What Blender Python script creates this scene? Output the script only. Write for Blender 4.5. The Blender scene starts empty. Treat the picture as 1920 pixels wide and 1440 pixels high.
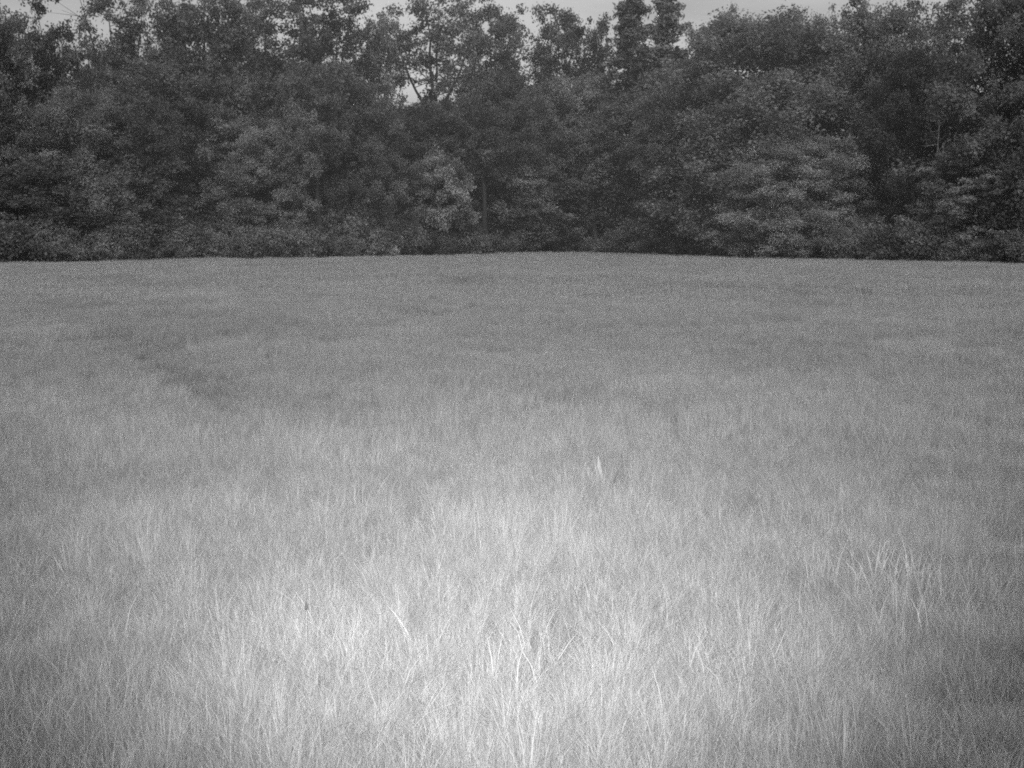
import bpy, math, random
import numpy as np
from mathutils import Vector, Matrix, Euler

# ------------------------------------------------------------------ camera, sky, light, exposure
scene = bpy.context.scene
CAM_Z = 1.92
F_PX = 2058.0            # focal length in photo pixels (photo 1920 x 1440)
PITCH = math.atan(284.5 / F_PX)
cam_data = bpy.data.cameras.new('camera')
cam_data.sensor_width = 36.0
cam_data.lens = 36.0 * F_PX / 1920.0
cam_data.clip_start = 0.05
cam_data.clip_end = 6000.0
cam = bpy.data.objects.new('camera', cam_data)
scene.collection.objects.link(cam)
cam.location = (0, 0, CAM_Z)
cam.rotation_euler = (math.radians(90) - PITCH, 0, 0)
scene.camera = cam

SUN_EL, SUN_AZ = math.radians(38), math.radians(178)      # azimuth from +Y (towards the wood), clockwise
world = bpy.data.worlds.new('World')
scene.world = world
world.use_nodes = True
nt = world.node_tree
nt.nodes.clear()
out = nt.nodes.new('ShaderNodeOutputWorld')
bg = nt.nodes.new('ShaderNodeBackground')
bg.inputs['Strength'].default_value = 0.07
sky = nt.nodes.new('ShaderNodeTexSky')
sky.sky_type = 'NISHITA'
sky.sun_disc = False
sky.sun_elevation = SUN_EL
sky.sun_rotation = SUN_AZ
sky.dust_density = 4.0
bw = nt.nodes.new('ShaderNodeRGBToBW')                     # the infrared camera sees no colour
tc = nt.nodes.new('ShaderNodeTexCoord')
mp = nt.nodes.new('ShaderNodeMapping')
mp.inputs['Scale'].default_value = (1.0, 1.0, 5.0)
nz = nt.nodes.new('ShaderNodeTexNoise')
nz.inputs['Scale'].default_value = 4.5
nz.inputs['Detail'].default_value = 5.0
mr = nt.nodes.new('ShaderNodeMapRange')
mr.inputs['From Min'].default_value = 0.3
mr.inputs['From Max'].default_value = 0.7
mr.inputs['To Min'].default_value = 0.78
mr.inputs['To Max'].default_value = 1.2
mul = nt.nodes.new('ShaderNodeMath'); mul.operation = 'MULTIPLY'
nt.links.new(sky.outputs[0], bw.inputs[0])
nt.links.new(tc.outputs['Generated'], mp.inputs['Vector'])
nt.links.new(mp.outputs[0], nz.inputs['Vector'])
nt.links.new(nz.outputs[0], mr.inputs['Value'])
nt.links.new(bw.outputs[0], mul.inputs[0])
nt.links.new(mr.outputs[0], mul.inputs[1])
nt.links.new(mul.outputs[0], bg.inputs['Color'])
nt.links.new(bg.outputs[0], out.inputs['Surface'])

sun_d = bpy.data.lights.new('sun', 'SUN')
sun_d.energy = 0.5
sun_d.angle = math.radians(70)
sun = bpy.data.objects.new('sun', sun_d)
scene.collection.objects.link(sun)
sd = Vector((math.sin(SUN_AZ) * math.cos(SUN_EL), math.cos(SUN_AZ) * math.cos(SUN_EL), math.sin(SUN_EL)))
sun.rotation_euler = sd.to_track_quat('Z', 'Y').to_euler()

# the trail camera's own infrared lamp, just above the lens: it lights the near grass
fl = bpy.data.lights.new('infrared_lamp', 'SPOT')
fl.energy = 3000.0
fl.spot_size = math.radians(85)
fl.spot_blend = 1.0
fl.shadow_soft_size = 0.03
flo = bpy.data.objects.new('infrared_lamp', fl)
scene.collection.objects.link(flo)
flo.location = (0.0, 0.02, CAM_Z + 0.07)
flo.rotation_euler = (math.radians(90 + 5.2), 0, math.radians(1.0))
flo.scale = (0.80, 1.0, 1.0)

scene.view_settings.view_transform = 'Standard'
scene.view_settings.look = 'None'
scene.view_settings.exposure = 1.0
scene.view_settings.gamma = 1.0
scene.view_settings.use_curve_mapping = False
scene.cycles.use_denoising = False
scene.cycles.max_bounces = 10
scene.cycles.diffuse_bounces = 8
scene.cycles.transmission_bounces = 6
scene.cycles.transparent_max_bounces = 4
scene.cycles.filter_width = 1.9

# ------------------------------------------------------------------ helpers
COL = scene.collection
PI = math.pi


def px_ray(px, py):
    """direction of a photo pixel in the world, scaled to y = 1"""
    v = Vector(((px - 960) / F_PX, (720 - py) / F_PX, -1.0))
    v = cam.rotation_euler.to_matrix() @ v
    return v / v.y


def px_height(py, dist):
    return CAM_Z + px_ray(960, py).z * dist


def px_x(px, dist):
    return px_ray(px, 440).x * dist


def new_obj(name, mesh, parent=None, loc=(0, 0, 0)):
    o = bpy.data.objects.new(name, mesh)
    COL.objects.link(o)
    o.location = loc
    if parent is not None:
        o.parent = parent
    return o


def mesh_from(name, verts, faces, mat=None, smooth=False):
    """faces: list of (k, array of indices n x k)"""
    me = bpy.data.meshes.new(name)
    verts = np.asarray(verts, dtype=np.float32)
    me.vertices.add(len(verts))
    me.vertices.foreach_set('co', verts.ravel())
    idx = np.concatenate([f.ravel() for _, f in faces]).astype(np.int32)
    tot = np.concatenate([np.full(len(f), k, dtype=np.int32) for k, f in faces])
    start = np.concatenate([[0], np.cumsum(tot)[:-1]]).astype(np.int32)
    me.loops.add(len(idx))
    me.loops.foreach_set('vertex_index', idx)
    me.polygons.add(len(tot))
    me.polygons.foreach_set('loop_start', start)
    if smooth:
        me.polygons.foreach_set('use_smooth', np.ones(len(tot), dtype=bool))
    me.update(calc_edges=True)
    me.validate()
    if mat:
        me.materials.append(mat)
    return me


def unit(v):
    return v / np.maximum(np.linalg.norm(v, axis=-1, keepdims=True), 1e-9)


class Tubes:
    """collects tapered tubes along polylines into one mesh"""
    def __init__(self):
        self.v, self.f, self.n = [], [], 0

    def add(self, pts, radii, sides=7):
        pts = np.asarray(pts, float)
        radii = np.asarray(radii, float)
        d = np.gradient(pts, axis=0)
        d = unit(d)
        ref = np.array([0.31, 0.95, 0.05])
        u = unit(np.cross(d, ref))
        w = np.cross(d, u)
        a = np.linspace(0, 2 * PI, sides, endpoint=False)
        ring = (np.cos(a)[None, :, None] * u[:, None, :] + np.sin(a)[None, :, None] * w[:, None, :]) * radii[:, None, None]
        v = (pts[:, None, :] + ring).reshape(-1, 3)
        m = len(pts)
        i = np.arange(m - 1)[:, None] * sides
        j = np.arange(sides)[None, :]
        k = (j + 1) % sides
        q = np.stack([i + j, i + k, i + sides + k, i + sides + j], -1).reshape(-1, 4) + self.n
        self.v.append(v); self.f.append(q); self.n += len(v)

    def build(self, name, mat):
        return mesh_from(name, np.concatenate(self.v), [(4, np.concatenate(self.f))], mat, smooth=True)


# ------------------------------------------------------------------ materials (grey: infrared has no hue)
def mat_new(name):
    m = bpy.data.materials.new(name)
    m.use_nodes = True
    m.node_tree.nodes.clear()
    return m, m.node_tree.nodes, m.node_tree.links


def ramp_grey(N, L, src, lo, hi, a=0.3, b=0.7):
    r = N.new('ShaderNodeMapRange')
    r.inputs['From Min'].default_value = a
    r.inputs['From Max'].default_value = b
    r.inputs['To Min'].default_value = lo
    r.inputs['To Max'].default_value = hi
    L.new(src, r.inputs['Value'])
    return r.outputs[0]


def mathn(N, L, op, a, b):
    n = N.new('ShaderNodeMath'); n.operation = op
    for i, s in enumerate((a, b)):
        if isinstance(s, (int, float)):
            n.inputs[i].default_value = s
        else:
            L.new(s, n.inputs[i])
    return n.outputs[0]


def leaf_material(name, base, spread=0.5, translucent=0.5):
    m, N, L = mat_new(name)
    o = N.new('ShaderNodeOutputMaterial')
    g = N.new('ShaderNodeNewGeometry')
    n1 = N.new('ShaderNodeTexNoise'); n1.inputs['Scale'].default_value = 0.55; n1.inputs['Detail'].default_value = 2
    n2 = N.new('ShaderNodeTexWhiteNoise')
    L.new(g.outputs['Position'], n1.inputs['Vector'])
    oi = N.new('ShaderNodeObjectInfo')
    v1 = ramp_grey(N, L, n1.outputs[0], 1 - spread, 1 + spread)
    v2 = ramp_grey(N, L, g.outputs['Random Per Island'], 0.85, 1.15, 0, 1)
    v3 = ramp_grey(N, L, oi.outputs['Random'], 0.64, 1.36, 0, 1)
    v = mathn(N, L, 'MULTIPLY', mathn(N, L, 'MULTIPLY', v1, v2), mathn(N, L, 'MULTIPLY', v3, base))
    d = N.new('ShaderNodeBsdfPrincipled')
    d.inputs['Roughness'].default_value = 0.6
    d.inputs['Specular IOR Level'].default_value = 0.25
    t = N.new('ShaderNodeBsdfTranslucent')
    mx = N.new('ShaderNodeMixShader'); mx.inputs[0].default_value = translucent
    L.new(v, d.inputs['Base Color']); L.new(v, t.inputs['Color'])
    L.new(d.outputs[0], mx.inputs[1]); L.new(t.outputs[0], mx.inputs[2])
    L.new(mx.outputs[0], o.inputs['Surface'])
    return m


def bark_material(name, lo, hi):
    m, N, L = mat_new(name)
    o = N.new('ShaderNodeOutputMaterial')
    tcn = N.new('ShaderNodeTexCoord')
    mpn = N.new('ShaderNodeMapping'); mpn.inputs['Scale'].default_value = (6, 6, 1.2)
    n = N.new('ShaderNodeTexNoise'); n.inputs['Scale'].default_value = 3.0; n.inputs['Detail'].default_value = 6
    L.new(tcn.outputs['Object'], mpn.inputs[0]); L.new(mpn.outputs[0], n.inputs['Vector'])
    v = ramp_grey(N, L, n.outputs[0], lo, hi)
    d = N.new('ShaderNodeBsdfPrincipled'); d.inputs['Roughness'].default_value = 0.9
    bp = N.new('ShaderNodeBump'); bp.inputs['Strength'].default_value = 0.6; bp.inputs['Distance'].default_value = 0.03
    L.new(n.outputs[0], bp.inputs['Height']); L.new(bp.outputs[0], d.inputs['Normal'])
    L.new(v, d.inputs['Base Color']); L.new(d.outputs[0], o.inputs['Surface'])
    return m


def soil_material(name, lo, hi, scale):
    m, N, L = mat_new(name)
    o = N.new('ShaderNodeOutputMaterial')
    g = N.new('ShaderNodeNewGeometry')
    n = N.new('ShaderNodeTexNoise'); n.inputs['Scale'].default_value = scale; n.inputs['Detail'].default_value = 8
    L.new(g.outputs['Position'], n.inputs['Vector'])
    v = ramp_grey(N, L, n.outputs[0], lo, hi)
    d = N.new('ShaderNodeBsdfPrincipled'); d.inputs['Roughness'].default_value = 1.0
    bp = N.new('ShaderNodeBump'); bp.inputs['Strength'].default_value = 0.7; bp.inputs['Distance'].default_value = 0.05
    L.new(n.outputs[0], bp.inputs['Height']); L.new(bp.outputs[0], d.inputs['Normal'])
    L.new(v, d.inputs['Base Color']); L.new(d.outputs[0], o.inputs['Surface'])
    return m


GRASS_BASE = 0.42


def grass_material(name, base, translucent=0.5):
    m, N, L = mat_new(name)
    o = N.new('ShaderNodeOutputMaterial')
    g = N.new('ShaderNodeNewGeometry')
    n1 = N.new('ShaderNodeTexNoise'); n1.inputs['Scale'].default_value = 0.22; n1.inputs['Detail'].default_value = 4
    L.new(g.outputs['Position'], n1.inputs['Vector'])
    at = N.new('ShaderNodeAttribute'); at.attribute_type = 'INSTANCER'; at.attribute_name = 'tint'
    v1 = ramp_grey(N, L, n1.outputs[0], 0.94, 1.06)
    v2 = ramp_grey(N, L, g.outputs["Random Per Island"], 0.94, 1.06, 0, 1)
    v = mathn(N, L, 'MULTIPLY', mathn(N, L, 'MULTIPLY', v1, v2), mathn(N, L, 'MULTIPLY', at.outputs['Fac'], base))
    d = N.new('ShaderNodeBsdfPrincipled')
    d.inputs['Roughness'].default_value = 0.55
    d.inputs['Specular IOR Level'].default_value = 0.3
    t = N.new('ShaderNodeBsdfTranslucent')
    mx = N.new('ShaderNodeMixShader'); mx.inputs[0].default_value = translucent
    L.new(v, d.inputs['Base Color']); L.new(v, t.inputs['Color'])
    L.new(d.outputs[0], mx.inputs[1]); L.new(t.outputs[0], mx.inputs[2])
    L.new(mx.outputs[0], o.inputs['Surface'])
    return m


LEAF = 0.18
M_OAK = leaf_material('oak_leaf', LEAF)
M_LIGHT = leaf_material('pale_leaf', LEAF * 1.1)
M_NEEDLE = leaf_material('pine_needle', LEAF * 0.5, translucent=0.1)
M_BUSH = leaf_material('bush_leaf', LEAF * 1.05)
M_OAKPALE = leaf_material('pale_oak_leaf', LEAF * 1.2)
M_SHADE_LEAF = leaf_material('dark_leaf', LEAF * 0.55)  # leaf colour darkened to carry the shade of the right hollow
M_BARK = bark_material('dark_bark', 0.012, 0.04)
M_DEAD = bark_material('dead_wood', 0.15, 0.32)
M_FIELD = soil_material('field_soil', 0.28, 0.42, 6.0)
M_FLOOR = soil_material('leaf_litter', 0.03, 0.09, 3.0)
M_GRASS = grass_material('grass_blade', GRASS_BASE)
M_BLADE = bark_material('pale_blade', 0.26, 0.38)

# ------------------------------------------------------------------ ground
EDGE_PX = np.array([-900, 0, 300, 700, 900, 1060, 1200, 1500, 1920, 2800], float)
EDGE_D = np.array([58, 62, 69, 77, 86, 98, 88, 71, 61, 58], float)


def edge_dist(px):
    return float(np.mean([np.interp(px + q, EDGE_PX, EDGE_D) for q in (-70, -35, 0, 35, 70)]))


def ground_z(x, y):
    r = np.hypot(x, y)
    f = np.clip((r - 4) / 12.0, 0, 1)
    z = 0.09 * np.sin(0.30 * y + 0.10 * x + 0.8) + 0.07 * np.sin(0.17 * y - 0.23 * x + 2.0) + 0.05 * np.sin(0.62 * y + 0.31 * x)
    z = z * f * np.clip((60 - r) / 30, 0, 1)
    return z


def structure(name, me):
    o = new_obj(name, me); o['kind'] = 'structure'; return o


def grid_mesh(name, xs, ys, mat, zoff=0.0):
    X, Y = np.meshgrid(xs, ys)
    Z = ground_z(X, Y) + zoff
    v = np.stack([X, Y, Z], -1).reshape(-1, 3)
    nx, ny = len(xs), len(ys)
    i = (np.arange(ny - 1)[:, None] * nx + np.arange(nx - 1)[None, :]).ravel()
    q = np.stack([i, i + 1, i + nx + 1, i + nx], -1)
    return mesh_from(name, v, [(4, q)], mat, smooth=True)


xs = np.concatenate([[-600, -400, -250], np.arange(-130, 131, 2.0), [250, 400, 600]])
ys = np.concatenate([[-600, -300, -100, -40], np.arange(-20, 141, 2.0), [200, 400, 600]])
structure('field_ground', grid_mesh('field_ground', xs, ys, M_FIELD))

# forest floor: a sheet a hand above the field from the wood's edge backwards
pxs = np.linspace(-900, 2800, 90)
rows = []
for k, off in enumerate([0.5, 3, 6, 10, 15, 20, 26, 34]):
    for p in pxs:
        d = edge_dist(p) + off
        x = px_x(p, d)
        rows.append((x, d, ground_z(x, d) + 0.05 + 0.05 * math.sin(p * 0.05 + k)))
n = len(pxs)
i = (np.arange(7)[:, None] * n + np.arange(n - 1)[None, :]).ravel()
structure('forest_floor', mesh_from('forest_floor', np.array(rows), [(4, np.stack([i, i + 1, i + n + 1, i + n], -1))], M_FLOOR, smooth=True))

# ------------------------------------------------------------------ trees
def leaf_quads(centres, radii, flat, per, size, rng, needle=False, up=0.45):
    """leaf quads for flattened leaf clumps round the given centres"""
    n = len(centres)
    cnt = np.maximum((per * (radii / radii.mean()) ** 2).astype(int), 6)
    ci = np.repeat(np.arange(n), cnt)
    m = len(ci)
    d = unit(rng.normal(size=(m, 3)))
    r = rng.uniform(0.0, 1.0, m) ** 0.38
    off = d * r[:, None] * radii[ci][:, None]
    off[:, 2] *= flat
    off *= (1 + 0.28 * rng.normal(size=(m, 1)))
    p = centres[ci] + off
    nrm = unit(d * 0.6 + np.array([0, 0, up * 0.6]) + 0.75 * rng.normal(size=(m, 3)))
    t = unit(np.cross(nrm, rng.normal(size=(m, 3))))
    b = np.cross(nrm, t)
    s = size * rng.uniform(0.55, 1.4, m)[:, None]
    if needle:
        a, c = t * s * 1.3, b * s * 0.42
    else:
        a, c = t * s, b * s * 0.62
    fold = nrm * s * 0.18
    v = np.stack([p - a, p - c * 1.0 + fold, p + a * 1.0, p + c + fold], 1).reshape(-1, 3)
    q = np.arange(m * 4).reshape(-1, 4)
    return v, q


def make_broadleaf(seed, H, R, base, profile, n_limb, per, size, clump, flat=0.62, density=1.0, lean=0.0, leaf=None, sub=4, wander=1.0):
    """a tapered trunk with limbs, and a crown of leaf clumps at the limb ends; returns (trunk mesh, crown mesh)"""
    rng = np.random.default_rng(seed)
    T = Tubes()
    nseg = 10
    tt = np.linspace(0, 1, nseg)
    wob = np.cumsum(rng.normal(0, 0.018 * H / 10, (nseg, 2)), axis=0) * 2.2 * wander
    wob[0] = 0
    top = 0.93
    trunk = np.stack([wob[:, 0] + lean * H * tt ** 1.3, wob[:, 1], tt * H * top], -1)
    r0 = 0.016 * H + 0.05
    rad = r0 * (1 - tt) ** 0.8 + 0.015
    rad[0] *= 1.45
    T.add(trunk, rad, 8)

    def at(h):
        return np.array([np.interp(h, tt, trunk[:, k]) for k in range(3)])
    cents, rads = [], []
    for k in range(n_limb):
        h = base + (0.97 - base) * ((k + rng.uniform(0, 1)) / n_limb)
        hh = min(h / 1.0, 1.0)
        a = k * 2.39996 + rng.uniform(-0.5, 0.5)
        u = (h - base) / (1 - base)
        reach = R * profile(u) * rng.uniform(0.72, 1.12)
        rise = rng.uniform(0.15, 0.75) * reach * (0.4 + u)
        p0 = at(max(hh - 0.10 * (1 - u) - 0.05, base * 0.75) / 1.0)
        tip = np.array([p0[0] + math.cos(a) * reach, p0[1] + math.sin(a) * reach, min(h * H * 0.96 + 0.2 * rise, H * 0.98)])
        s = np.linspace(0, 1, 6)[:, None]
        mid = (p0 + tip) / 2 + np.array([0, 0, 0.12 * reach]) + rng.normal(0, 0.08 * reach, 3)
        limb = (1 - s) ** 2 * p0 + 2 * s * (1 - s) * mid + s ** 2 * tip
        lr = max(r0 * 0.42 * (1 - 0.75 * hh), 0.022)
        T.add(limb, np.linspace(lr, 0.012, 6), 5)
        for q in np.linspace(0.45, 1.0, max(2, int(2 + reach / 1.2 * density))):
            c = np.array([np.interp(q, s[:, 0], limb[:, j]) for j in range(3)])
            c = c + rng.normal(0, 0.45, 3)
            cents.append(c); rads.append(clump * rng.uniform(0.6, 1.25))
        for j in range(sub):
            q = rng.uniform(0.4, 0.95)
            b0 = np.array([np.interp(q, s[:, 0], limb[:, i]) for i in range(3)])
            aa = a + rng.choice([-1, 1]) * rng.uniform(0.4, 1.3)
            bl = reach * rng.uniform(0.25, 0.5) + 0.3
            b2 = b0 + np.array([math.cos(aa) * bl, math.sin(aa) * bl, rng.uniform(-0.25, 0.6) * bl])
            bm = (b0 + b2) / 2 + rng.normal(0, 0.1 * bl, 3)
            T.add([b0, bm, b2], [lr * 0.45, lr * 0.3, 0.009], 4)
            if rng.uniform() < density:
                cents.append(b2); rads.append(clump * rng.uniform(0.55, 1.15))
            if rng.uniform() < density * 0.7:
                cents.append(bm + rng.normal(0, 0.3, 3)); rads.append(clump * rng.uniform(0.45, 0.9))
    cents.append(at(1.0) + np.array([0, 0, 0.1])); rads.append(clump * 0.8)
    v, q = leaf_quads(np.array(cents), np.array(rads), flat, per, size, rng)
    v[:, 2] = np.maximum(v[:, 2], 0.05)
    crown = mesh_from('crown', v, [(4, q)], leaf or M_OAK)
    return T.build('trunk', M_BARK), crown


def make_forked(seed, H, R, fork, n_lead, per, size, clump, fill=1.0, leaf=None):
    """a bare trunk that forks into rising leaders; loose leaf clumps on the twigs let the sky through"""
    rng = np.random.default_rng(seed)
    T = Tubes()
    cents, rads = [], []
    t = np.linspace(0, 1, 7)
    fz = fork * H
    bend = rng.normal(0, 0.03 * H, 2)
    tr = np.stack([bend[0] * t ** 2 + 0.12 * np.sin(t * 5 + seed), bend[1] * t ** 2, t * fz], -1)
    r0 = 0.012 * H + 0.05
    rr = r0 * (1 - 0.45 * t); rr[0] *= 1.4
    T.add(tr, rr, 8)
    p0 = tr[-1]
    for k in range(n_lead):
        a = 2 * PI * k / n_lead + rng.uniform(-0.5, 0.5)
        reach = R * rng.uniform(0.35, 0.85) * (0.35 if k == 0 else 1)
        hz = H * rng.uniform(0.86, 1.0) * (1.0 if k == 0 else 0.95)
        s = np.linspace(0, 1, 8)[:, None]
        base = p0 - np.array([0, 0, rng.uniform(0, 0.12) * fz])
        base[:2] = [np.interp(base[2], tr[:, 2], tr[:, j]) for j in range(2)]
        tip = np.array([base[0] + math.cos(a) * reach, base[1] + math.sin(a) * reach, hz])
        lead = base + (tip - base) * np.concatenate([s ** 0.75, s ** 0.75, s], 1)
        lead[:, :2] += np.cumsum(rng.normal(0, 0.10, (8, 2)), 0) * s
        lr = rr[-1] * (0.85 if k == 0 else 0.62)
        T.add(lead, lr * (1 - s[:, 0]) ** 0.8 + 0.012, 6)
        for j in range(12):
            q = 0.12 + 0.88 * (j + rng.uniform(0, 1)) / 12
            b0 = np.array([np.interp(q, s[:, 0], lead[:, i]) for i in range(3)])
            aa = rng.uniform(0, 2 * PI)
            bl = (R * 0.62) * rng.uniform(0.35, 1.0) * (1.15 - 0.6 * q)
            b2 = b0 + np.array([math.cos(aa) * bl, math.sin(aa) * bl, rng.uniform(-0.15, 0.7) * bl])
            bm = (b0 + b2) / 2 + rng.normal(0, 0.1 * bl, 3)
            T.add([b0, bm, b2], [lr * 0.38 * (1.1 - 0.7 * q), lr * 0.22 * (1.1 - 0.7 * q), 0.008], 4)
            for w in range(4):
                c = b2 + rng.normal(0, 0.55, 3) * max(bl, 1.0) * 0.7
                T.add([bm, (bm + c) / 2 + rng.normal(0, 0.06, 3), c], [0.02, 0.013, 0.006], 3)
                if rng.uniform() < fill:
                    cents.append(c); rads.append(clump * rng.uniform(0.55, 1.25))
            if rng.uniform() < fill * 0.8:
                cents.append(bm); rads.append(clump * rng.uniform(0.5, 0.9))
        cents.append(tip); rads.append(clump)
    v, q = leaf_quads(np.array(cents), np.array(rads), 0.75, per, size, rng)
    return T.build('trunk', M_BARK), mesh_from('crown', v, [(4, q)], leaf or M_OAK)


def make_pine(seed, H, R, base, per, size):
    rng = np.random.default_rng(seed)
    T = Tubes()
    tt = np.linspace(0, 1, 9)
    trunk = np.stack([0.25 * np.sin(tt * 3 + seed), 0.2 * np.sin(tt * 2.2), tt * H * 0.99], -1)
    r0 = 0.2
    T.add(trunk, r0 * (1 - tt) ** 0.8 + 0.015, 8)
    cents, rads = [], []
    hs = np.linspace(base, 0.985, int((1 - base) * H / 0.46))
    for k, h in enumerate(hs):
        u = (h - base) / (1 - base)
        c0 = np.array([np.interp(h, tt, trunk[:, j]) for j in range(3)])
        reach0 = R * (1 - u) ** 0.8 * (0.55 + 0.45 * min(1, u * 4)) + 0.25
        for j in range(5):
            if rng.uniform() < 0.16:
                continue
            a = 2 * PI * j / 5 + k * 0.9 + rng.uniform(-0.4, 0.4)
            reach = reach0 * rng.uniform(0.4, 1.25)
            tip = c0 + np.array([math.cos(a) * reach, math.sin(a) * reach, rng.uniform(-0.05, 0.3) * reach])
            m_ = (c0 + tip) / 2 + np.array([0, 0, -0.05 * reach])
            T.add([c0, m_, tip], [0.04 * (1 - u) + 0.014, 0.02, 0.008], 4)
            for q in np.linspace(0.42, 1.0, max(2, int(reach / 0.55))):
                cents.append(c0 + (tip - c0) * q + rng.normal(0, 0.2, 3))
                rads.append(rng.uniform(0.22, 0.62))
    cents.append(trunk[-1]); rads.append(0.35)
    v, q = leaf_quads(np.array(cents), np.array(rads), 0.5, per, size, rng, needle=True, up=0.3)
    return T.build('trunk', M_BARK), mesh_from('crown', v, [(4, q)], M_NEEDLE)


def make_bush(seed, H, R, n_stem, per, size, leaf=None):
    rng = np.random.default_rng(seed)
    T = Tubes()
    cents, rads = [], []
    for k in range(n_stem):
        a = k * 2.4 + rng.uniform(-0.4, 0.4)
        rr = R * math.sqrt((k + 0.5) / n_stem) * rng.uniform(0.8, 1.1)
        hh = H * (1 - 0.55 * (rr / R) ** 2) * rng.uniform(0.7, 1.08)
        tip = np.array([math.cos(a) * rr, math.sin(a) * rr, hh * 0.93])
        b = np.array([math.cos(a) * rr * 0.25, math.sin(a) * rr * 0.25, 0.0])
        m_ = (b + tip) / 2 + np.array([math.cos(a) * 0.1, math.sin(a) * 0.1, 0.1 * H])
        T.add([b, m_, tip], [0.035, 0.022, 0.008], 5)
        for q in (0.25, 0.5, 0.72, 0.9, 1.0):
            c = (1 - q) ** 2 * b + 2 * q * (1 - q) * m_ + q * q * tip
            cents.append(c + rng.normal(0, 0.18, 3)); rads.append(rng.uniform(0.32, 0.62) * (0.8 + H * 0.1))
    v, q = leaf_quads(np.array(cents), np.array(rads), 0.65, per, size, rng)
    v[:, 2] = np.maximum(v[:, 2], 0.03)
    return T.build('stem', M_BARK), mesh_from('foliage', v, [(4, q)], leaf or M_BUSH)


def make_dead(seed, H):
    rng = np.random.default_rng(seed)
    T = Tubes()
    tt = np.linspace(0, 1, 9)
    trunk = np.stack([0.5 * tt ** 2 + 0.15 * np.sin(tt * 5), 0.1 * np.sin(tt * 4), tt * H], -1)
    T.add(trunk, 0.11 * (1 - tt) ** 0.8 + 0.012, 7)
    for k in range(26):
        h = rng.uniform(0.35, 0.97)
        p = np.array([np.interp(h, tt, trunk[:, j]) for j in range(3)])
        a = rng.uniform(0, 2 * PI)
        l = rng.uniform(0.8, 2.4) * (1.2 - h)+0.3
        tip = p + np.array([math.cos(a) * l, math.sin(a) * l, rng.uniform(-0.1, 0.9) * l])
        m_ = (p + tip) / 2 + rng.normal(0, 0.12, 3)
        T.add([p, m_, tip], [0.04, 0.028, 0.012], 5)
        for j in range(2):
            t2 = m_ + rng.normal(0, 0.45, 3)
            T.add([m_, (m_ + t2) / 2 + rng.normal(0, 0.05, 3), t2], [0.024, 0.016, 0.008], 4)
    return T.build('trunk', M_DEAD)


def prof_round(u): return (math.sin(PI * min(max(0.12 + 0.86 * u, 0), 1))) ** 0.55
def prof_full(u): return (1 - u ** 2.2) ** 0.5 * (0.85 + 0.15 * min(1, u * 6))
def prof_tall(u): return 0.55 + 0.45 * math.sin(PI * (0.1 + 0.8 * u))
def prof_wide_top(u): return 0.45 + 0.55 * math.sin(PI * (0.15 + 0.7 * u ** 0.8))


KINDS = {}
for k in range(3):
    KINDS['broad%d' % k] = (make_broadleaf(11 + k, 14.0, 4.6, 0.10, prof_full, 54, 165, 0.082, 0.68, flat=0.8, sub=6), 14.0, 4.6)
for k in range(3):
    KINDS['dense%d' % k] = (make_broadleaf(31 + k, 16.0, 3.3, 0.20, prof_tall, 50, 115, 0.095, 0.64, flat=0.9, sub=5), 16.0, 3.3)
for k in range(4):
    KINDS['open%d' % k] = (make_forked(51 + k, 18.0, 3.9, 0.46, 5, 62, 0.10, 0.58, fill=0.85), 18.0, 3.8)
KINDS['fork0'] = (make_forked(73, 18.0, 4.2, 0.54, 4, 58, 0.10, 0.54, fill=0.75), 18.0, 4.0)
for k in range(3):
    KINDS['slim%d' % k] = (make_broadleaf(81 + k, 9.0, 2.2, 0.14, prof_round, 34, 110, 0.09, 0.5, flat=0.9, sub=5), 9.0, 2.2)
KINDS['pale0'] = (make_broadleaf(91, 6.5, 2.0, 0.36, prof_full, 24, 130, 0.09, 0.5, flat=0.8, leaf=M_LIGHT), 6.5, 2.0)
KINDS['tier0'] = (make_broadleaf(95, 8.0, 3.4, 0.12, prof_full, 30, 110, 0.09, 0.55, flat=0.4), 8.0, 3.4)
KINDS['lean0'] = (make_broadleaf(97, 13.0, 2.6, 0.52, prof_round, 22, 110, 0.10, 0.6, flat=0.8, lean=-0.16), 13.0, 2.6)
for k in range(2):
    KINDS['oak%d' % k] = (make_broadleaf(121 + k, 14.0, 4.6, 0.10, prof_full, 54, 200, 0.072, 0.74, flat=0.8, leaf=M_OAKPALE, sub=6), 14.0, 4.6)
    KINDS['stem%d' % k] = (make_broadleaf(131 + k, 14.0, 2.8, 0.55, prof_round, 22, 80, 0.10, 0.6, flat=0.8, lean=(0.06, -0.07)[k], wander=2.4), 14.0, 2.8)
KINDS['dark0'] = (make_broadleaf(99, 14.0, 4.0, 0.08, prof_full, 54, 110, 0.085, 0.6, flat=0.9, leaf=M_SHADE_LEAF, sub=5), 14.0, 4.0)
KINDS['pine0'] = (make_pine(101, 18.0, 2.5, 0.45, 60, 0.13), 18.0, 2.5)
KINDS['pine1'] = (make_pine(103, 18.0, 2.3, 0.45, 60, 0.13), 18.0, 2.3)
for k in range(4):
    KINDS['bush%d' % k] = (make_bush(111 + k, 2.6, 1.9, 20, 100, 0.085), 2.6, 1.9)
print('TREE TRIS', sum(2 * len(m.polygons) for v in KINDS.values() for m in v[0]))


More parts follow.
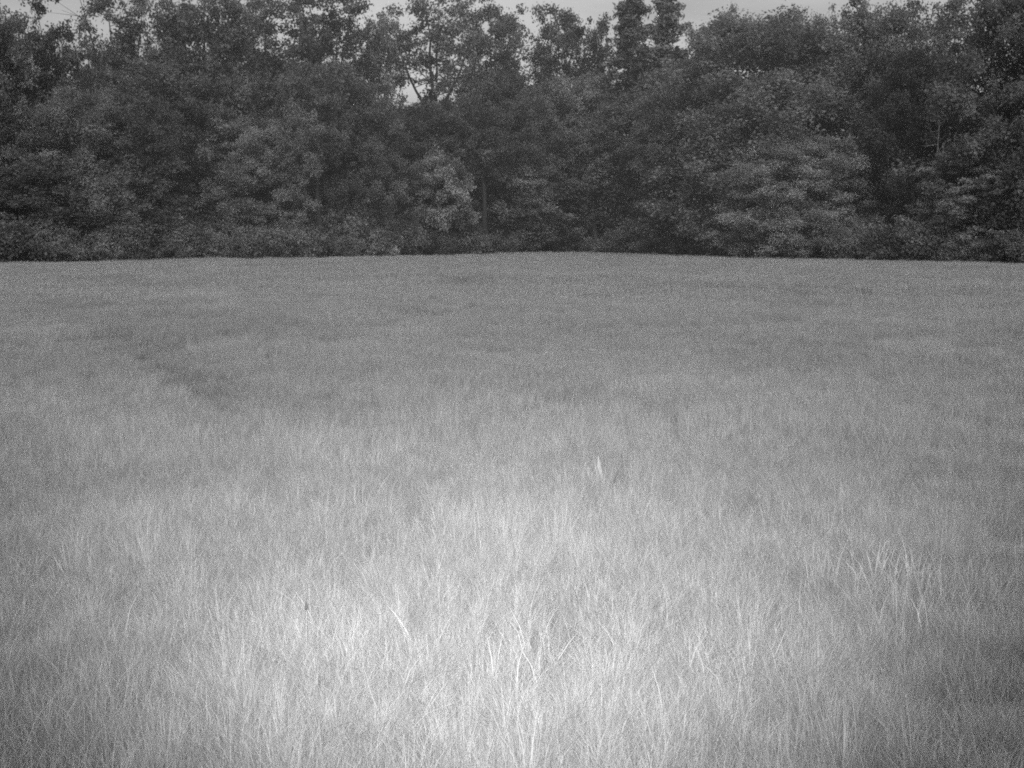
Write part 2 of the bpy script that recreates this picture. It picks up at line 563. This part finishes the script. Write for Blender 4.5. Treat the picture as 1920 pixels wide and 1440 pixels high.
def place_tree(kind, name, label, cat, px, dist, top=None, half=None, rot=None, group=None, height=None):
    (tm, cm), H0, R0 = KINDS[kind]
    x, y = px_x(px, dist), dist
    z = float(ground_z(x, y)) + (-0.02)
    H = height if height else (px_height(top, dist) - z) * 1.02
    sz = H / H0
    sx = (half / F_PX * dist) / R0 if half else sz
    e = bpy.data.objects.new(name, None)
    COL.objects.link(e)
    e.empty_display_size = 0.5
    e.location = (x, y, z)
    e.rotation_euler = (0, 0, rot if rot is not None else (px * 0.731) % 6.283)
    e.scale = (sx, sx, sz)
    e['label'] = label
    e['category'] = cat
    if group:
        e['group'] = group
    bush = kind.startswith('bush')
    a = new_obj('stem' if bush else 'trunk', tm, e)
    b = new_obj('foliage' if bush else 'crown', cm, e)
    return e


GE = 'trees along the edge of the wood'
# kind, name, label, px, metres behind the edge, top px, half width px
TREES = [
    ('dense0', 'broadleaf_tree', 'tall ragged tree cut off by the left border of the picture', 0, 9, 14, 72),
    ('open2', 'broadleaf_tree', 'narrow tree with twin peaked top, second from the left border', 112, 10, 2, 70),
    ('open1', 'broadleaf_tree', 'tall broad tree right of the narrow bright sky notch at the left', 228, 9, -22, 92),
    ('dense0', 'broadleaf_tree', 'tall tree with a smooth dense domed top near the left', 388, 7, -8, 78),
    ('open0', 'broadleaf_tree', 'tall loose tree with speckled sky gaps, right of the smooth domed tree', 500, 12, -4, 88),
    ('open1', 'broadleaf_tree', 'very tall wide tree whose top leaves the picture left of the forked tree', 598, 11, -30, 105),
    ('open3', 'broadleaf_tree', 'lower loose tree top between the wide tall tree and the forked tree', 700, 13, 18, 66),
    ('fork0', 'broadleaf_tree', 'tall thin crowned tree with forked dark trunk seen against bright sky', 806, 10, -30, 105),
    ('open2', 'broadleaf_tree', 'tall airy tree right of the forked tree with lacy top full of sky', 925, 13, -26, 88),
    ('open0', 'broadleaf_tree', 'airy tree with knobbly top beside the open patch of sky', 1025, 12, 10, 64),
    ('open1', 'broadleaf_tree', 'low airy tree top just left of the two pines', 1095, 14, 36, 66),
    ('pine0', 'pine_tree', 'left one of the two dark pines with tiered branches', 1175, 9, -6, 62),
    ('pine1', 'pine_tree', 'right one of the two dark pines, with denser pointed crown', 1248, 9, -16, 58),
    ('open2', 'broadleaf_tree', 'small pointed tree top close right of the two pines', 1318, 15, 6, 48),
    ('oak0', 'broadleaf_tree', 'huge broad rounded tree with foliage reaching the field, right of the pines', 1420, 5.5, 28, 195),
    ('open1', 'broadleaf_tree', 'knobbly tree top peeping over the huge rounded tree', 1512, 16, 12, 58),
    ('dense2', 'broadleaf_tree', 'dark tree with heaped top above the shady hollow', 1632, 13, -4, 76),
    ('open3', 'broadleaf_tree', 'airy tree with a bare stem showing above the right hollow', 1762, 15, -16, 76),
    ('broad1', 'broadleaf_tree', 'great dark tree filling the right border from field to sky', 1925, 5, -40, 160),
    # second storey of the edge
    ('broad2', 'broadleaf_tree', 'bushy mid height tree under the narrow twin peaked tree', 165, 4, 165, 115),
    ('dense1', 'broadleaf_tree', 'dense mid height tree under the smooth domed tree', 325, 6, 120, 82),
    ('broad1', 'broadleaf_tree', 'wide leafy tree low in the left half, under the loose speckled tree', 480, 3.5, 215, 100),
    ('dense2', 'broadleaf_tree', 'mid height tree under the very tall wide tree', 620, 6, 125, 84),
    ('broad0', 'broadleaf_tree', 'round leafy tree standing left of the small pale tree', 690, 4, 190, 85),
    ('dense0', 'broadleaf_tree', 'rounded tree below the fork of the tall forked tree', 795, 6, 200, 72),
    ('broad2', 'broadleaf_tree', 'full pale topped tree right of the fork, below the lacy treetops', 945, 5, 138, 92),
    ('dense1', 'broadleaf_tree', 'mid height tree in the middle of the wood behind the field bay', 1060, 5, 140, 70),
    ('lean0', 'broadleaf_tree', 'leaning tree with dark slanting trunk under the pines', 1240, 0.8, 160, 62),
    ('dense2', 'broadleaf_tree', 'broad tree standing behind the slanting trunk below the pines', 1190, 7, 165, 80),
    ('slim0', 'broadleaf_tree', 'slim tree beneath the left pine', 1135, 3.5, 230, 60),
    ('pale0', 'broadleaf_tree', 'small pale tree in front of the wood with bare lower trunk', 828, 0.8, 294, 48),
    ('oak1', 'broadleaf_tree', 'bright leafy tree with drooping skirt in front of the huge rounded tree', 1485, 2.0, 250, 120),
    ('slim1', 'broadleaf_tree', 'leafy small tree left of the bright skirted tree', 1310, 2.5, 235, 78),
    ('tier0', 'broadleaf_tree', 'small tree with flat tiered branches at the foot of the great right tree', 1805, 1.6, 280, 88),
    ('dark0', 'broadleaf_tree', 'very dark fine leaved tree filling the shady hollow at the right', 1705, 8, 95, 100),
    ('stem0', 'broadleaf_tree', 'tree with dark straight stem in the middle of the left half', 604, 0.9, 105, 58),
    ('stem1', 'broadleaf_tree', 'tree with dark stem rising between the wide leafy and round leafy trees', 546, 0.7, 200, 46),
    ('stem0', 'broadleaf_tree', 'bare stemmed tree left of the slanting trunk', 1120, 0.8, 215, 50),
    ('stem1', 'broadleaf_tree', 'bare stemmed tree below the smooth domed tree', 300, 0.9, 165, 52),
    ('stem0', 'broadleaf_tree', 'bare stemmed tree close right of the small pale tree', 908, 0.8, 180, 52),
    ('slim2', 'broadleaf_tree', 'low leafy tree at the left border beside the tiny sky gap', 70, 2.5, 305, 75),
    ('slim0', 'broadleaf_tree', 'small leafy tree low at the left, in front of the bushy mid height tree', 245, 2, 300, 75),
    ('slim1', 'broadleaf_tree', 'small leafy tree right of the small pale tree', 965, 2, 300, 68),
    ('slim0', 'broadleaf_tree', 'small tree at the back of the field bay', 1065, 2, 320, 58),
]
for (kind, name, label, px, off, top, half) in TREES:
    place_tree(kind, name, label, 'tree', px, edge_dist(px) + off, top=top, half=half * 1.06, group=GE)

# a bare dead tree in the hollow at the right
px, d = 1745, edge_dist(1745) + 5.5
e = bpy.data.objects.new('dead_tree', None); COL.objects.link(e)
x = px_x(px, d); e.location = (x, d, float(ground_z(x, d)))
e['label'] = 'bare dead tree with pale twigs in the shady hollow'; e['category'] = 'tree'
new_obj('trunk', make_dead(5, px_height(125, d)), e)

# deeper rows: only glimpses show between the edge trees
rnd = random.Random(4)
for row, off in enumerate((17, 25)):
    for k in range(24):
        px = -190 + k * 98 + rnd.uniform(-30, 30) + row * 45
        kind = rnd.choice(['dense0', 'dense1', 'dense2', 'open3', 'broad2'])
        lacy = 420 < px < 1150
        t0, t1 = ((125, 190), (165, 225))[lacy]
        if lacy and k % 7 == 0:
            kind, t0, t1 = 'open%d' % rnd.randrange(4), 45, 110
        if px < 420 and k % 2:
            kind, t0, t1 = 'open%d' % rnd.randrange(4), 75, 130
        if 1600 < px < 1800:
            kind = 'dark0'  # hollow's shade put into the leaf colour here too
        place_tree(kind, 'broadleaf_tree', 'dark tree deep inside the wood behind the edge trees', 'tree', px,
                   edge_dist(px) + off + rnd.uniform(-2, 2), top=rnd.uniform(t0, t1), half=rnd.uniform(75, 105), group='trees deep inside the wood')
# beyond both borders
for px, kind in ((-110, 'broad1'), (-230, 'dense1'), (-360, 'broad0'), (-500, 'dense2'), (2060, 'broad2'), (2190, 'dense0'), (2330, 'broad0'), (2470, 'dense1')):
    place_tree(kind, 'broadleaf_tree', 'edge tree continuing the wood beyond the picture', 'tree', px, edge_dist(px) + 5, top=10, half=120, group='edge trees beyond the picture')

# bushes along the foot of the wood; each one named by the landmark it stands at
MARKS = [(10, 'the tree at the left border'), (108, 'the twin peaked tree'), (165, 'the bushy mid height tree'), (245, 'the small tree low at the left'),
         (325, 'the dense mid height tree'), (388, 'the smooth domed tree'), (480, 'the wide leafy tree'), (595, 'the very tall wide tree'),
         (690, 'the round leafy tree'), (828, 'the small pale tree'), (900, 'the lacy topped tree'), (965, 'the pale tree\'s right neighbour'),
         (1060, 'the field bay'), (1135, 'the slim tree'), (1215, 'the slanting trunk'), (1310, 'the small tree below the pines'),
         (1400, 'the huge rounded tree'), (1485, 'the bright skirted tree'), (1600, 'the heaped dark tree'), (1705, 'the shady hollow'),
         (1805, 'the flat tiered tree'), (1900, 'the great right tree')]
USED = {}


def bush_label(px, first):
    mx, nm = min(MARKS, key=lambda m: abs(m[0] - px))
    side = 'directly below' if abs(px - mx) < 17 else ('a little left of' if px < mx else 'a little right of')
    lab = '%s, %s %s' % (first, side, nm)
    USED[lab] = USED.get(lab, 0) + 1
    if USED[lab] > 1:
        lab = '%s, %s %s' % (first, 'further left of' if px < mx else 'further right of', nm)
        USED[lab] = USED.get(lab, 0) + 1
    return lab


for row, (o0, o1, step, h0, h1) in enumerate([(-0.2, 0.8, 58, 1.6, 2.8), (2.5, 5.0, 80, 2.5, 3.7), (8, 12, 90, 3.2, 5.0)]):
    px = -170
    while px < 2100:
        kind = 'bush%d' % rnd.randrange(4)
        p = px + rnd.uniform(-14, 14)
        if row < 2 and 0 < p < 1920:
            lab = bush_label(p, ['low bush at the field edge', 'taller bush behind fringe'][row])
        else:
            lab = ['low bush in the fringe beyond the picture', 'taller bush of the edge beyond the picture', 'tall bush in the shade between the trunks of the wood'][row]
        place_tree(kind, 'bush', lab, 'bush', p, edge_dist(p) + rnd.uniform(o0, o1), height=rnd.uniform(h0, h1),
                   group=['low bushes along the field edge', 'taller bushes behind the fringe', 'tall bushes inside the wood'][row])
        px += step

# ------------------------------------------------------------------ grass
def wave_noise(x, y, seed, f):
    rng = np.random.default_rng(seed)
    z = np.zeros_like(x)
    for k in range(14):
        a = rng.uniform(0, 2 * PI); ff = f * 2 ** rng.uniform(-1, 1.6)
        z += np.sin((x * math.cos(a) + y * math.sin(a)) * ff + rng.uniform(0, 6.28))
    return z / 14 ** 0.5 / 0.7


def blade_patch(name, seed, size, n, h0, h1, w, bend, seg=3, stalks=0):
    """one square patch of bent grass blades"""
    rng = np.random.default_rng(seed)
    V, Fq, Ft, base = [], [], [], 0
    N = n + stalks
    x = rng.uniform(-size / 2, size / 2, N); y = rng.uniform(-size / 2, size / 2, N)
    h = rng.uniform(h0, h1, N)
    h *= 1 + 0.16 * (wave_noise(x, y, seed + 1, 16.0 * 0.62 / size) if N else 0)
    ww = w * rng.uniform(0.6, 1.3, N)
    if stalks:
        h[n:] = rng.uniform(h1 * 0.95, h1 * 1.15, stalks); ww[n:] *= 1.25
    a = rng.uniform(0, 2 * PI, N)
    # the blades lean mostly one way, as wind-combed grass does
    lx = np.cos(a) * bend + 0.06; ly = np.sin(a) * bend
    L = h * rng.uniform(0.2, 1.0, N)
    if stalks:
        L[n:] *= 0.35
    ta = a + PI / 2 + rng.normal(0, 0.6, N)
    tx, ty = np.cos(ta), np.sin(ta)
    prof = [1.0, 0.85, 0.55, 0.0] if seg == 3 else [1.0, 0.7, 0.0]
    pts = []
    for k in range(seg + 1):
        s = k / seg
        cx = x + lx * L * s ** 2; cy = y + ly * L * s ** 2
        cz = h * (s - 0.22 * s ** 3)
        if k == seg:
            pts.append(np.stack([cx, cy, cz], -1)[:, None, :])
        else:
            wk = ww * prof[k] / 2
            pts.append(np.stack([np.stack([cx - tx * wk, cy - ty * wk, cz], -1), np.stack([cx + tx * wk, cy + ty * wk, cz], -1)], 1))
    P = np.concatenate(pts, 1)      # N, 2*seg+1, 3
    m = P.shape[1]
    b = np.arange(N)[:, None] * m
    quads = []
    for k in range(seg - 1):
        quads.append(b + np.array([[2 * k, 2 * k + 1, 2 * k + 3, 2 * k + 2]]))
    tri = b + np.array([[2 * seg - 2, 2 * seg - 1, 2 * seg]])
    return mesh_from(name, P.reshape(-1, 3), [(4, np.concatenate(quads)), (3, tri)], M_GRASS, smooth=True)


def scatter(name, label, patches, pts, rotz, scl, tint):
    """one object of many patch copies, placed by geometry nodes"""
    pc = bpy.data.collections.new(name + '_source')
    for k, me in enumerate(patches):
        o = bpy.data.objects.new('%s_source_%d' % (name, k), me)
        pc.objects.link(o)
    me = bpy.data.meshes.new(name)
    me.vertices.add(len(pts))
    me.vertices.foreach_set('co', np.asarray(pts, np.float32).ravel())
    for nm, arr in (('rotz', rotz), ('tint', tint)):
        at = me.attributes.new(nm, 'FLOAT', 'POINT'); at.data.foreach_set('value', np.asarray(arr, np.float32))
    at = me.attributes.new('scl', 'FLOAT_VECTOR', 'POINT'); at.data.foreach_set('vector', np.asarray(scl, np.float32).ravel())
    at = me.attributes.new('pick', 'INT', 'POINT'); at.data.foreach_set('value', np.random.default_rng(3).integers(0, len(patches), len(pts)).astype(np.int32))
    me.update()
    o = new_obj(name, me)
    me.materials.append(M_GRASS)
    ng = bpy.data.node_groups.new(name, 'GeometryNodeTree')
    ng.interface.new_socket('Geometry', in_out='INPUT', socket_type='NodeSocketGeometry')
    ng.interface.new_socket('Geometry', in_out='OUTPUT', socket_type='NodeSocketGeometry')
    N, L = ng.nodes, ng.links
    gi, go = N.new('NodeGroupInput'), N.new('NodeGroupOutput')
    m2p = N.new('GeometryNodeMeshToPoints')
    ci = N.new('GeometryNodeCollectionInfo'); ci.inputs['Collection'].default_value = pc
    ci.inputs['Separate Children'].default_value = True
    ci.inputs['Reset Children'].default_value = True
    ip = N.new('GeometryNodeInstanceOnPoints'); ip.inputs['Pick Instance'].default_value = True

    def named(nm, dt):
        a = N.new('GeometryNodeInputNamedAttribute'); a.data_type = dt; a.inputs['Name'].default_value = nm
        return a.outputs['Attribute']
    cx = N.new('ShaderNodeCombineXYZ')
    L.new(named('rotz', 'FLOAT'), cx.inputs['Z'])
    e2r = N.new('FunctionNodeEulerToRotation')
    L.new(cx.outputs[0], e2r.inputs[0])
    L.new(gi.outputs[0], m2p.inputs['Mesh'])
    L.new(m2p.outputs[0], ip.inputs['Points'])
    L.new(ci.outputs[0], ip.inputs['Instance'])
    L.new(named('pick', 'INT'), ip.inputs['Instance Index'])
    L.new(e2r.outputs[0], ip.inputs['Rotation'])
    L.new(named('scl', 'FLOAT_VECTOR'), ip.inputs['Scale'])
    L.new(ip.outputs[0], go.inputs[0])
    md = o.modifiers.new('scatter', 'NODES'); md.node_group = ng
    o['kind'] = 'stuff'; o['label'] = label; o['category'] = 'grass'
    return o


def ground_from_px(px, py, h=0.36):
    r = px_ray(px, py)
    t = (h - CAM_Z) / r.z
    return r.x * t, t


# trampled, darker runs through the meadow (photo: faint bands across the middle distance)
BANDS = [([(215, 600), (260, 622), (300, 642), (350, 664), (400, 682), (460, 696), (520, 706)], 0.8, 0.68), ([(300, 745), (370, 755), (450, 757)], 0.28, 0.6),
         ([(-40, 752), (40, 755), (110, 748)], 0.3, 0.55), ([(560, 655), (680, 668), (720, 680)], 0.4, 0.35),
         ([(920, 665), (1060, 682), (1140, 690)], 0.4, 0.45), ([(1000, 715), (1130, 722), (1290, 745)], 0.35, 0.4),
         ([(1230, 712), (1300, 708)], 0.3, 0.4), ([(1380, 668), (1560, 650)], 0.5, 0.4), ([(1700, 678), (1860, 665)], 0.5, 0.45),
         ([(640, 905), (740, 912), (860, 918)], 0.18, 0.45), ([(1250, 890), (1400, 912), (1560, 905)], 0.25, 0.45),
         ([(1560, 1000), (1680, 1015), (1860, 1035)], 0.22, 0.55), ([(540, 985), (580, 965)], 0.16, 0.3), ([(800, 990), (850, 985)], 0.1, 0.5)]
BSEG = []
for pts_, w, s in BANDS:
    g = [ground_from_px(*p) for p in pts_]
    for a, b in zip(g[:-1], g[1:]):
        BSEG.append((np.array(a), np.array(b), w, s))


def band(x, y):
    p = np.stack([x, y], -1)
    out_ = np.zeros(len(p))
    for a, b, w, s in BSEG:
        ab = b - a
        t = np.clip(((p - a) @ ab) / (ab @ ab), 0, 1)
        q = a + t[:, None] * ab
        d = np.hypot(*(p - q).T)
        wy = 0.5 * w * (1 + 0.03 * np.hypot(*q.T))
        out_ = np.maximum(out_, s * np.exp(-(d / wy) ** 2))
    return out_


def ring_points(r0, r1, cell, seed, half_deg=33):
    rng = np.random.default_rng(seed)
    xs_ = np.arange(-r1, r1, cell); ys_ = np.arange(-2.0, r1, cell)
    X, Y = np.meshgrid(xs_, ys_)
    X = X.ravel() + rng.uniform(-0.45, 0.45, X.size) * cell; Y = Y.ravel() + rng.uniform(-0.45, 0.45, Y.size) * cell
    r = np.hypot(X, Y)
    ang = np.degrees(np.arctan2(X, np.maximum(Y + 2.5, 1e-3)))
    k = (r >= r0) & (r < r1) & (np.abs(ang) < half_deg) & (Y > 0.5)
    X, Y = X[k], Y[k]
    px = 960 + F_PX * X / np.maximum(Y, 1)
    ed = np.interp(px, EDGE_PX, EDGE_D)
    k = Y < ed + 0.6
    return X[k], Y[k], rng


def grass_ring(name, label, patches, r0, r1, cell, seed):
    X, Y, rng = ring_points(r0, r1, cell, seed)
    b = band(X, Y)
    hv = 1 + 0.07 * wave_noise(X, Y, 8, 0.9) + 0.09 * wave_noise(X, Y, 9, 2.6)
    hs = np.clip(hv * (1 - 0.75 * b), 0.25, 1.6)
    tint = np.clip((1 + 0.035 * wave_noise(X, Y, 10, 1.6) + rng.normal(0, 0.03, len(X))) * (1 - 0.42 * b), 0.4, 1.4)
    s = rng.uniform(0.92, 1.1, len(X))
    scl = np.stack([s, s, hs * rng.uniform(0.92, 1.08, len(X))], -1)
    pts = np.stack([X, Y, ground_z(X, Y)], -1)
    rot = rng.normal(0, 0.7, len(X)) + rng.integers(0, 2, len(X)) * PI
    return scatter(name, label, patches, pts, rot, scl, tint)


near = [blade_patch('near_patch', 200 + k, 0.62, 4600, 0.23, 0.33, 0.0027, 0.55, 3, 35) for k in range(6)]
mid = [blade_patch('mid_patch', 220 + k, 1.1, 4200, 0.24, 0.35, 0.0055, 0.5, 2, 60) for k in range(5)]
far = [blade_patch('far_patch', 240 + k, 2.6, 3200, 0.25, 0.36, 0.020, 0.6, 2, 10) for k in range(4)]
grass_ring('grass', 'pale tall meadow grass lit by the lamp in the near field', near, 1.2, 9.0, 0.42, 1)
grass_ring('grass', 'smooth grey meadow grass in the middle of the field', mid, 8.6, 28.0, 0.75, 2)
grass_ring('grass', 'even grey meadow grass reaching to the foot of the wood', far, 27.2, 112.0, 1.7, 3)

# coarser clumps: along the ragged rows of tips the photo shows, and scattered between
clump = [blade_patch('clump_patch', 260 + k, 0.20 + 0.05 * k, 80 + 14 * k, 0.26, 0.355, 0.0046, 0.7, 3, 0) for k in range(5)]
crng = np.random.default_rng(77)
cp = []
for (x0, y0), (x1, y1), n_, jit in [((960, 1215), (1460, 1215), 34, 18), ((1520, 1050), (1870, 1065), 22, 12), ((470, 1225), (900, 1245), 24, 22),
                                    ((760, 1075), (900, 1070), 9, 12), ((640, 940), (900, 985), 12, 14), ((300, 1330), (800, 1330), 16, 30),
                                    ((1250, 940), (1560, 945), 12, 10), ((330, 775), (460, 775), 8, 4), ((1050, 880), (1180, 885), 6, 6)]:
    for k in range(n_):
        t = crng.uniform()
        cp.append(ground_from_px(x0 + (x1 - x0) * t, y0 + (y1 - y0) * t + crng.normal(0, jit), 0.30))
for k in range(110):
    cp.append(ground_from_px(crng.uniform(-60, 1980), 780 + 640 * crng.uniform() ** 0.8, 0.30))
cp = np.array(cp)
cs = crng.uniform(0.75, 1.15, len(cp))
scatter('grass', 'coarse clumps of taller grass rising out of the near meadow', clump, np.column_stack([cp, ground_z(cp[:, 0], cp[:, 1])]),
        crng.uniform(0, 6.28, len(cp)), np.stack([cs, cs, cs * crng.uniform(0.85, 1.1, len(cp))], -1), crng.uniform(0.82, 1.12, len(cp)))

# ------------------------------------------------------------------ single tufts that stand out of the meadow
M_WEED = bark_material('weed_leaf', 0.15, 0.24)
M_SEED = bark_material('dark_seed_head', 0.04, 0.09)


def broad_blade(h, lean, az, w, curl, seed):
    """one folded, tapering blade from the ground to its tip"""
    rng = np.random.default_rng(seed)
    n = 7
    s = np.linspace(0, 1, n)
    d = np.array([math.cos(az), math.sin(az)])
    out_ = lean * h * s + curl * h * s ** 3
    c = np.stack([d[0] * out_, d[1] * out_, h * (s - 0.15 * abs(curl) * s ** 3)], -1)
    side = np.array([math.cos(az + PI / 2 + rng.uniform(-0.9, 0.9)), math.sin(az + PI / 2), 0.0])
    side /= np.linalg.norm(side)
    ww = w * np.array([0.6, 0.85, 1.0, 0.95, 0.75, 0.42, 0.03])[:, None] / 2
    fold = np.stack([-d[0] * 0.25 * ww[:, 0], -d[1] * 0.25 * ww[:, 0], 0 * s], -1)
    V = np.concatenate([c - side * ww + 0 * fold, c + fold, c + side * ww])
    i = np.arange(n - 1)
    q = np.concatenate([np.stack([i, i + n, i + n + 1, i + 1], -1), np.stack([i + n, i + 2 * n, i + 2 * n + 1, i + n + 1], -1)])
    return mesh_from('blade', V, [(4, q)], M_BLADE, smooth=True)


# label, px, py of the tuft's foot as seen at the grass tops, blades (height m, lean sideways, width)
TUFTS = [
    ('grass tuft with one tall upright blade and two leaning right', 512, 1205, [(0.50, -0.02, 0.008), (0.46, 0.30, 0.010), (0.44, 0.42, 0.008), (0.42, -0.2, 0.006)]),
    ('pair of pale grass blades spread in a V, left of the centre', 612, 1140, [(0.50, -0.10, 0.009), (0.45, 0.32, 0.007)]),
    ('single slanting pale blade low in the left half of the meadow', 590, 1170, [(0.40, -0.28, 0.008)]),
    ('pale grass blades forming a narrow V under the centre', 796, 1170, [(0.48, -0.25, 0.011), (0.45, 0.22, 0.008)]),
    ('star shaped tuft of spread pale blades at the lower centre', 998, 1215, [(0.47, -0.08, 0.010), (0.43, 0.45, 0.008), (0.43, -0.55, 0.007), (0.40, 0.15, 0.007), (0.40, -0.3, 0.006)]),
    ('bushy upright tuft of bright tips in the middle of the meadow', 808, 1050, [(0.52, -0.05, 0.009), (0.50, 0.10, 0.008), (0.47, 0.22, 0.009), (0.46, -0.18, 0.007), (0.44, 0.3, 0.007)]),
    ('small bright tuft at the upper middle of the lamplit patch', 835, 975, [(0.46, -0.15, 0.010), (0.45, 0.12, 0.009), (0.44, 0.30, 0.008)]),
    ('thin tall stalk of grass standing alone at the left', 490, 930, [(0.62, 0.01, 0.008)]),
    ('thin tall stalk standing right of the lower centre', 1268, 1180, [(0.55, -0.05, 0.007), (0.42, 0.2, 0.006)]),
    ('bent grass blades looped over at the lower right', 1415, 1205, [(0.44, 0.35, 0.008), (0.42, 0.55, 0.008), (0.42, -0.15, 0.007)]),
    ('tall upright grass tips at the dark band on the right', 1640, 1040, [(0.60, 0.02, 0.011), (0.55, -0.08, 0.010), (0.52, 0.12, 0.010)]),
    ('upright grass tips left of the dark band on the right', 1560, 1035, [(0.58, -0.03, 0.011), (0.52, 0.10, 0.010)]),
    ('rightmost tuft of upright tips on the dark band', 1720, 1045, [(0.58, 0.05, 0.011), (0.53, -0.10, 0.010), (0.50, 0.2, 0.009)]),
    ('drooping tuft of curled blades at the bottom left of centre', 745, 1300, [(0.38, -0.45, 0.008), (0.40, 0.5, 0.008), (0.38, 0.2, 0.007), (0.39, -0.1, 0.006)]),
    ('two crossed short blades at the left', 328, 1175, [(0.40, 0.5, 0.008), (0.40, -0.45, 0.007)]),
    ('upright thin tuft with three tips right of the lower centre', 1180, 1195, [(0.46, -0.12, 0.009), (0.48, 0.05, 0.008), (0.43, 0.2, 0.007)]),
    ('thin upright tuft at the lower left of the lamplit patch', 668, 1205, [(0.47, -0.04, 0.007), (0.45, 0.06, 0.007), (0.42, -0.2, 0.006)]),
]
for n_, (lab, px, py, blades) in enumerate(TUFTS):
    x, y = ground_from_px(px, py, 0.30)
    e = bpy.data.objects.new('grass_tuft', None); COL.objects.link(e)
    e.location = (x, y, float(ground_z(x, y)))
    e['label'] = lab; e['category'] = 'grass tuft'; e['group'] = 'grass tufts standing out of the meadow'
    trng = np.random.default_rng(50 + n_)
    blades = blades + [(h * trng.uniform(0.82, 0.98), ln + trng.normal(0, 0.16), w * 0.75) for h, ln, w in blades for _ in range(2)]
    for k, (h, ln, w) in enumerate(blades):
        az = 0.0 if ln > 0 else PI
        b = new_obj('blade', broad_blade(0.30 + (h - 0.30) * 0.42, abs(ln) * 0.8, az + (0.5 if k % 2 else -0.4), w * 0.85, trng.uniform(0.02, 0.3), n_ * 10 + k), e)
        b.location = (0.008 * math.sin(k * 2.1), 0.008 * math.cos(k * 2.1), 0)

# a broad leaved weed among the grass in the middle distance
x, y = ground_from_px(1130, 868, 0.34)
e = bpy.data.objects.new('weed', None); COL.objects.link(e)
e.location = (x, y, float(ground_z(x, y)))
e['label'] = 'broad leaved weed with two pale upright leaves in mid meadow'; e['category'] = 'weed'
for k, (h, ln, az, w) in enumerate([(0.40, 0.07, PI - 0.2, 0.06), (0.39, 0.16, 0.2, 0.055), (0.36, 0.45, 0.6, 0.06), (0.36, 0.4, PI + 0.5, 0.06), (0.38, 0.3, 1.7, 0.06)]):
    me = broad_blade(h, ln, az, w, 0.1, 900 + k); me.materials[0] = M_WEED
    new_obj('leaf', me, e)

# one dark ripe seed head
x, y = ground_from_px(569, 1137, 0.42)
e = bpy.data.objects.new('seed_head', None); COL.objects.link(e)
e.location = (x, y, float(ground_z(x, y)))
e['label'] = 'small dark seed head on a thin stalk at the left'; e['category'] = 'seed head'
T = Tubes(); T.add([(0, 0, 0), (0.005, 0, 0.2), (0.012, 0, 0.405)], [0.0016, 0.0014, 0.001], 5); new_obj('stalk', T.build('stalk', M_BLADE), e)
T = Tubes(); T.add([(0.012, 0, 0.40), (0.012, 0, 0.408), (0.011, 0, 0.42), (0.010, 0, 0.432), (0.0095, 0, 0.44)], [0.0015, 0.0045, 0.0052, 0.0038, 0.0008], 7)
new_obj('seed_cluster', T.build('seed_cluster', M_SEED), e)

# ------------------------------------------------------------------ added thin veil that lifts the blacks like lens glare
GLARE_VEIL = 0.00009
hb = np.array([[-610, -610, -2.0], [610, -610, -2.0], [610, 610, -2.0], [-610, 610, -2.0],
               [-610, -610, 26.0], [610, -610, 26.0], [610, 610, 26.0], [-610, 610, 26.0]])
hm, HN, HL = mat_new('haze')
ho_ = HN.new('ShaderNodeOutputMaterial'); hv_ = HN.new('ShaderNodeVolumePrincipled')
hv_.inputs['Color'].default_value = (0.9, 0.9, 0.9, 1)
hv_.inputs['Density'].default_value = GLARE_VEIL
HL.new(hv_.outputs[0], ho_.inputs['Volume'])
hz = new_obj('haze', mesh_from('haze', hb, [(4, np.array([[3, 2, 1, 0], [4, 5, 6, 7], [0, 1, 5, 4], [1, 2, 6, 5], [2, 3, 7, 6], [3, 0, 4, 7]]))], hm))
hz['kind'] = 'stuff'; hz['label'] = 'thin evening haze lying over the field and wood'; hz['category'] = 'haze'
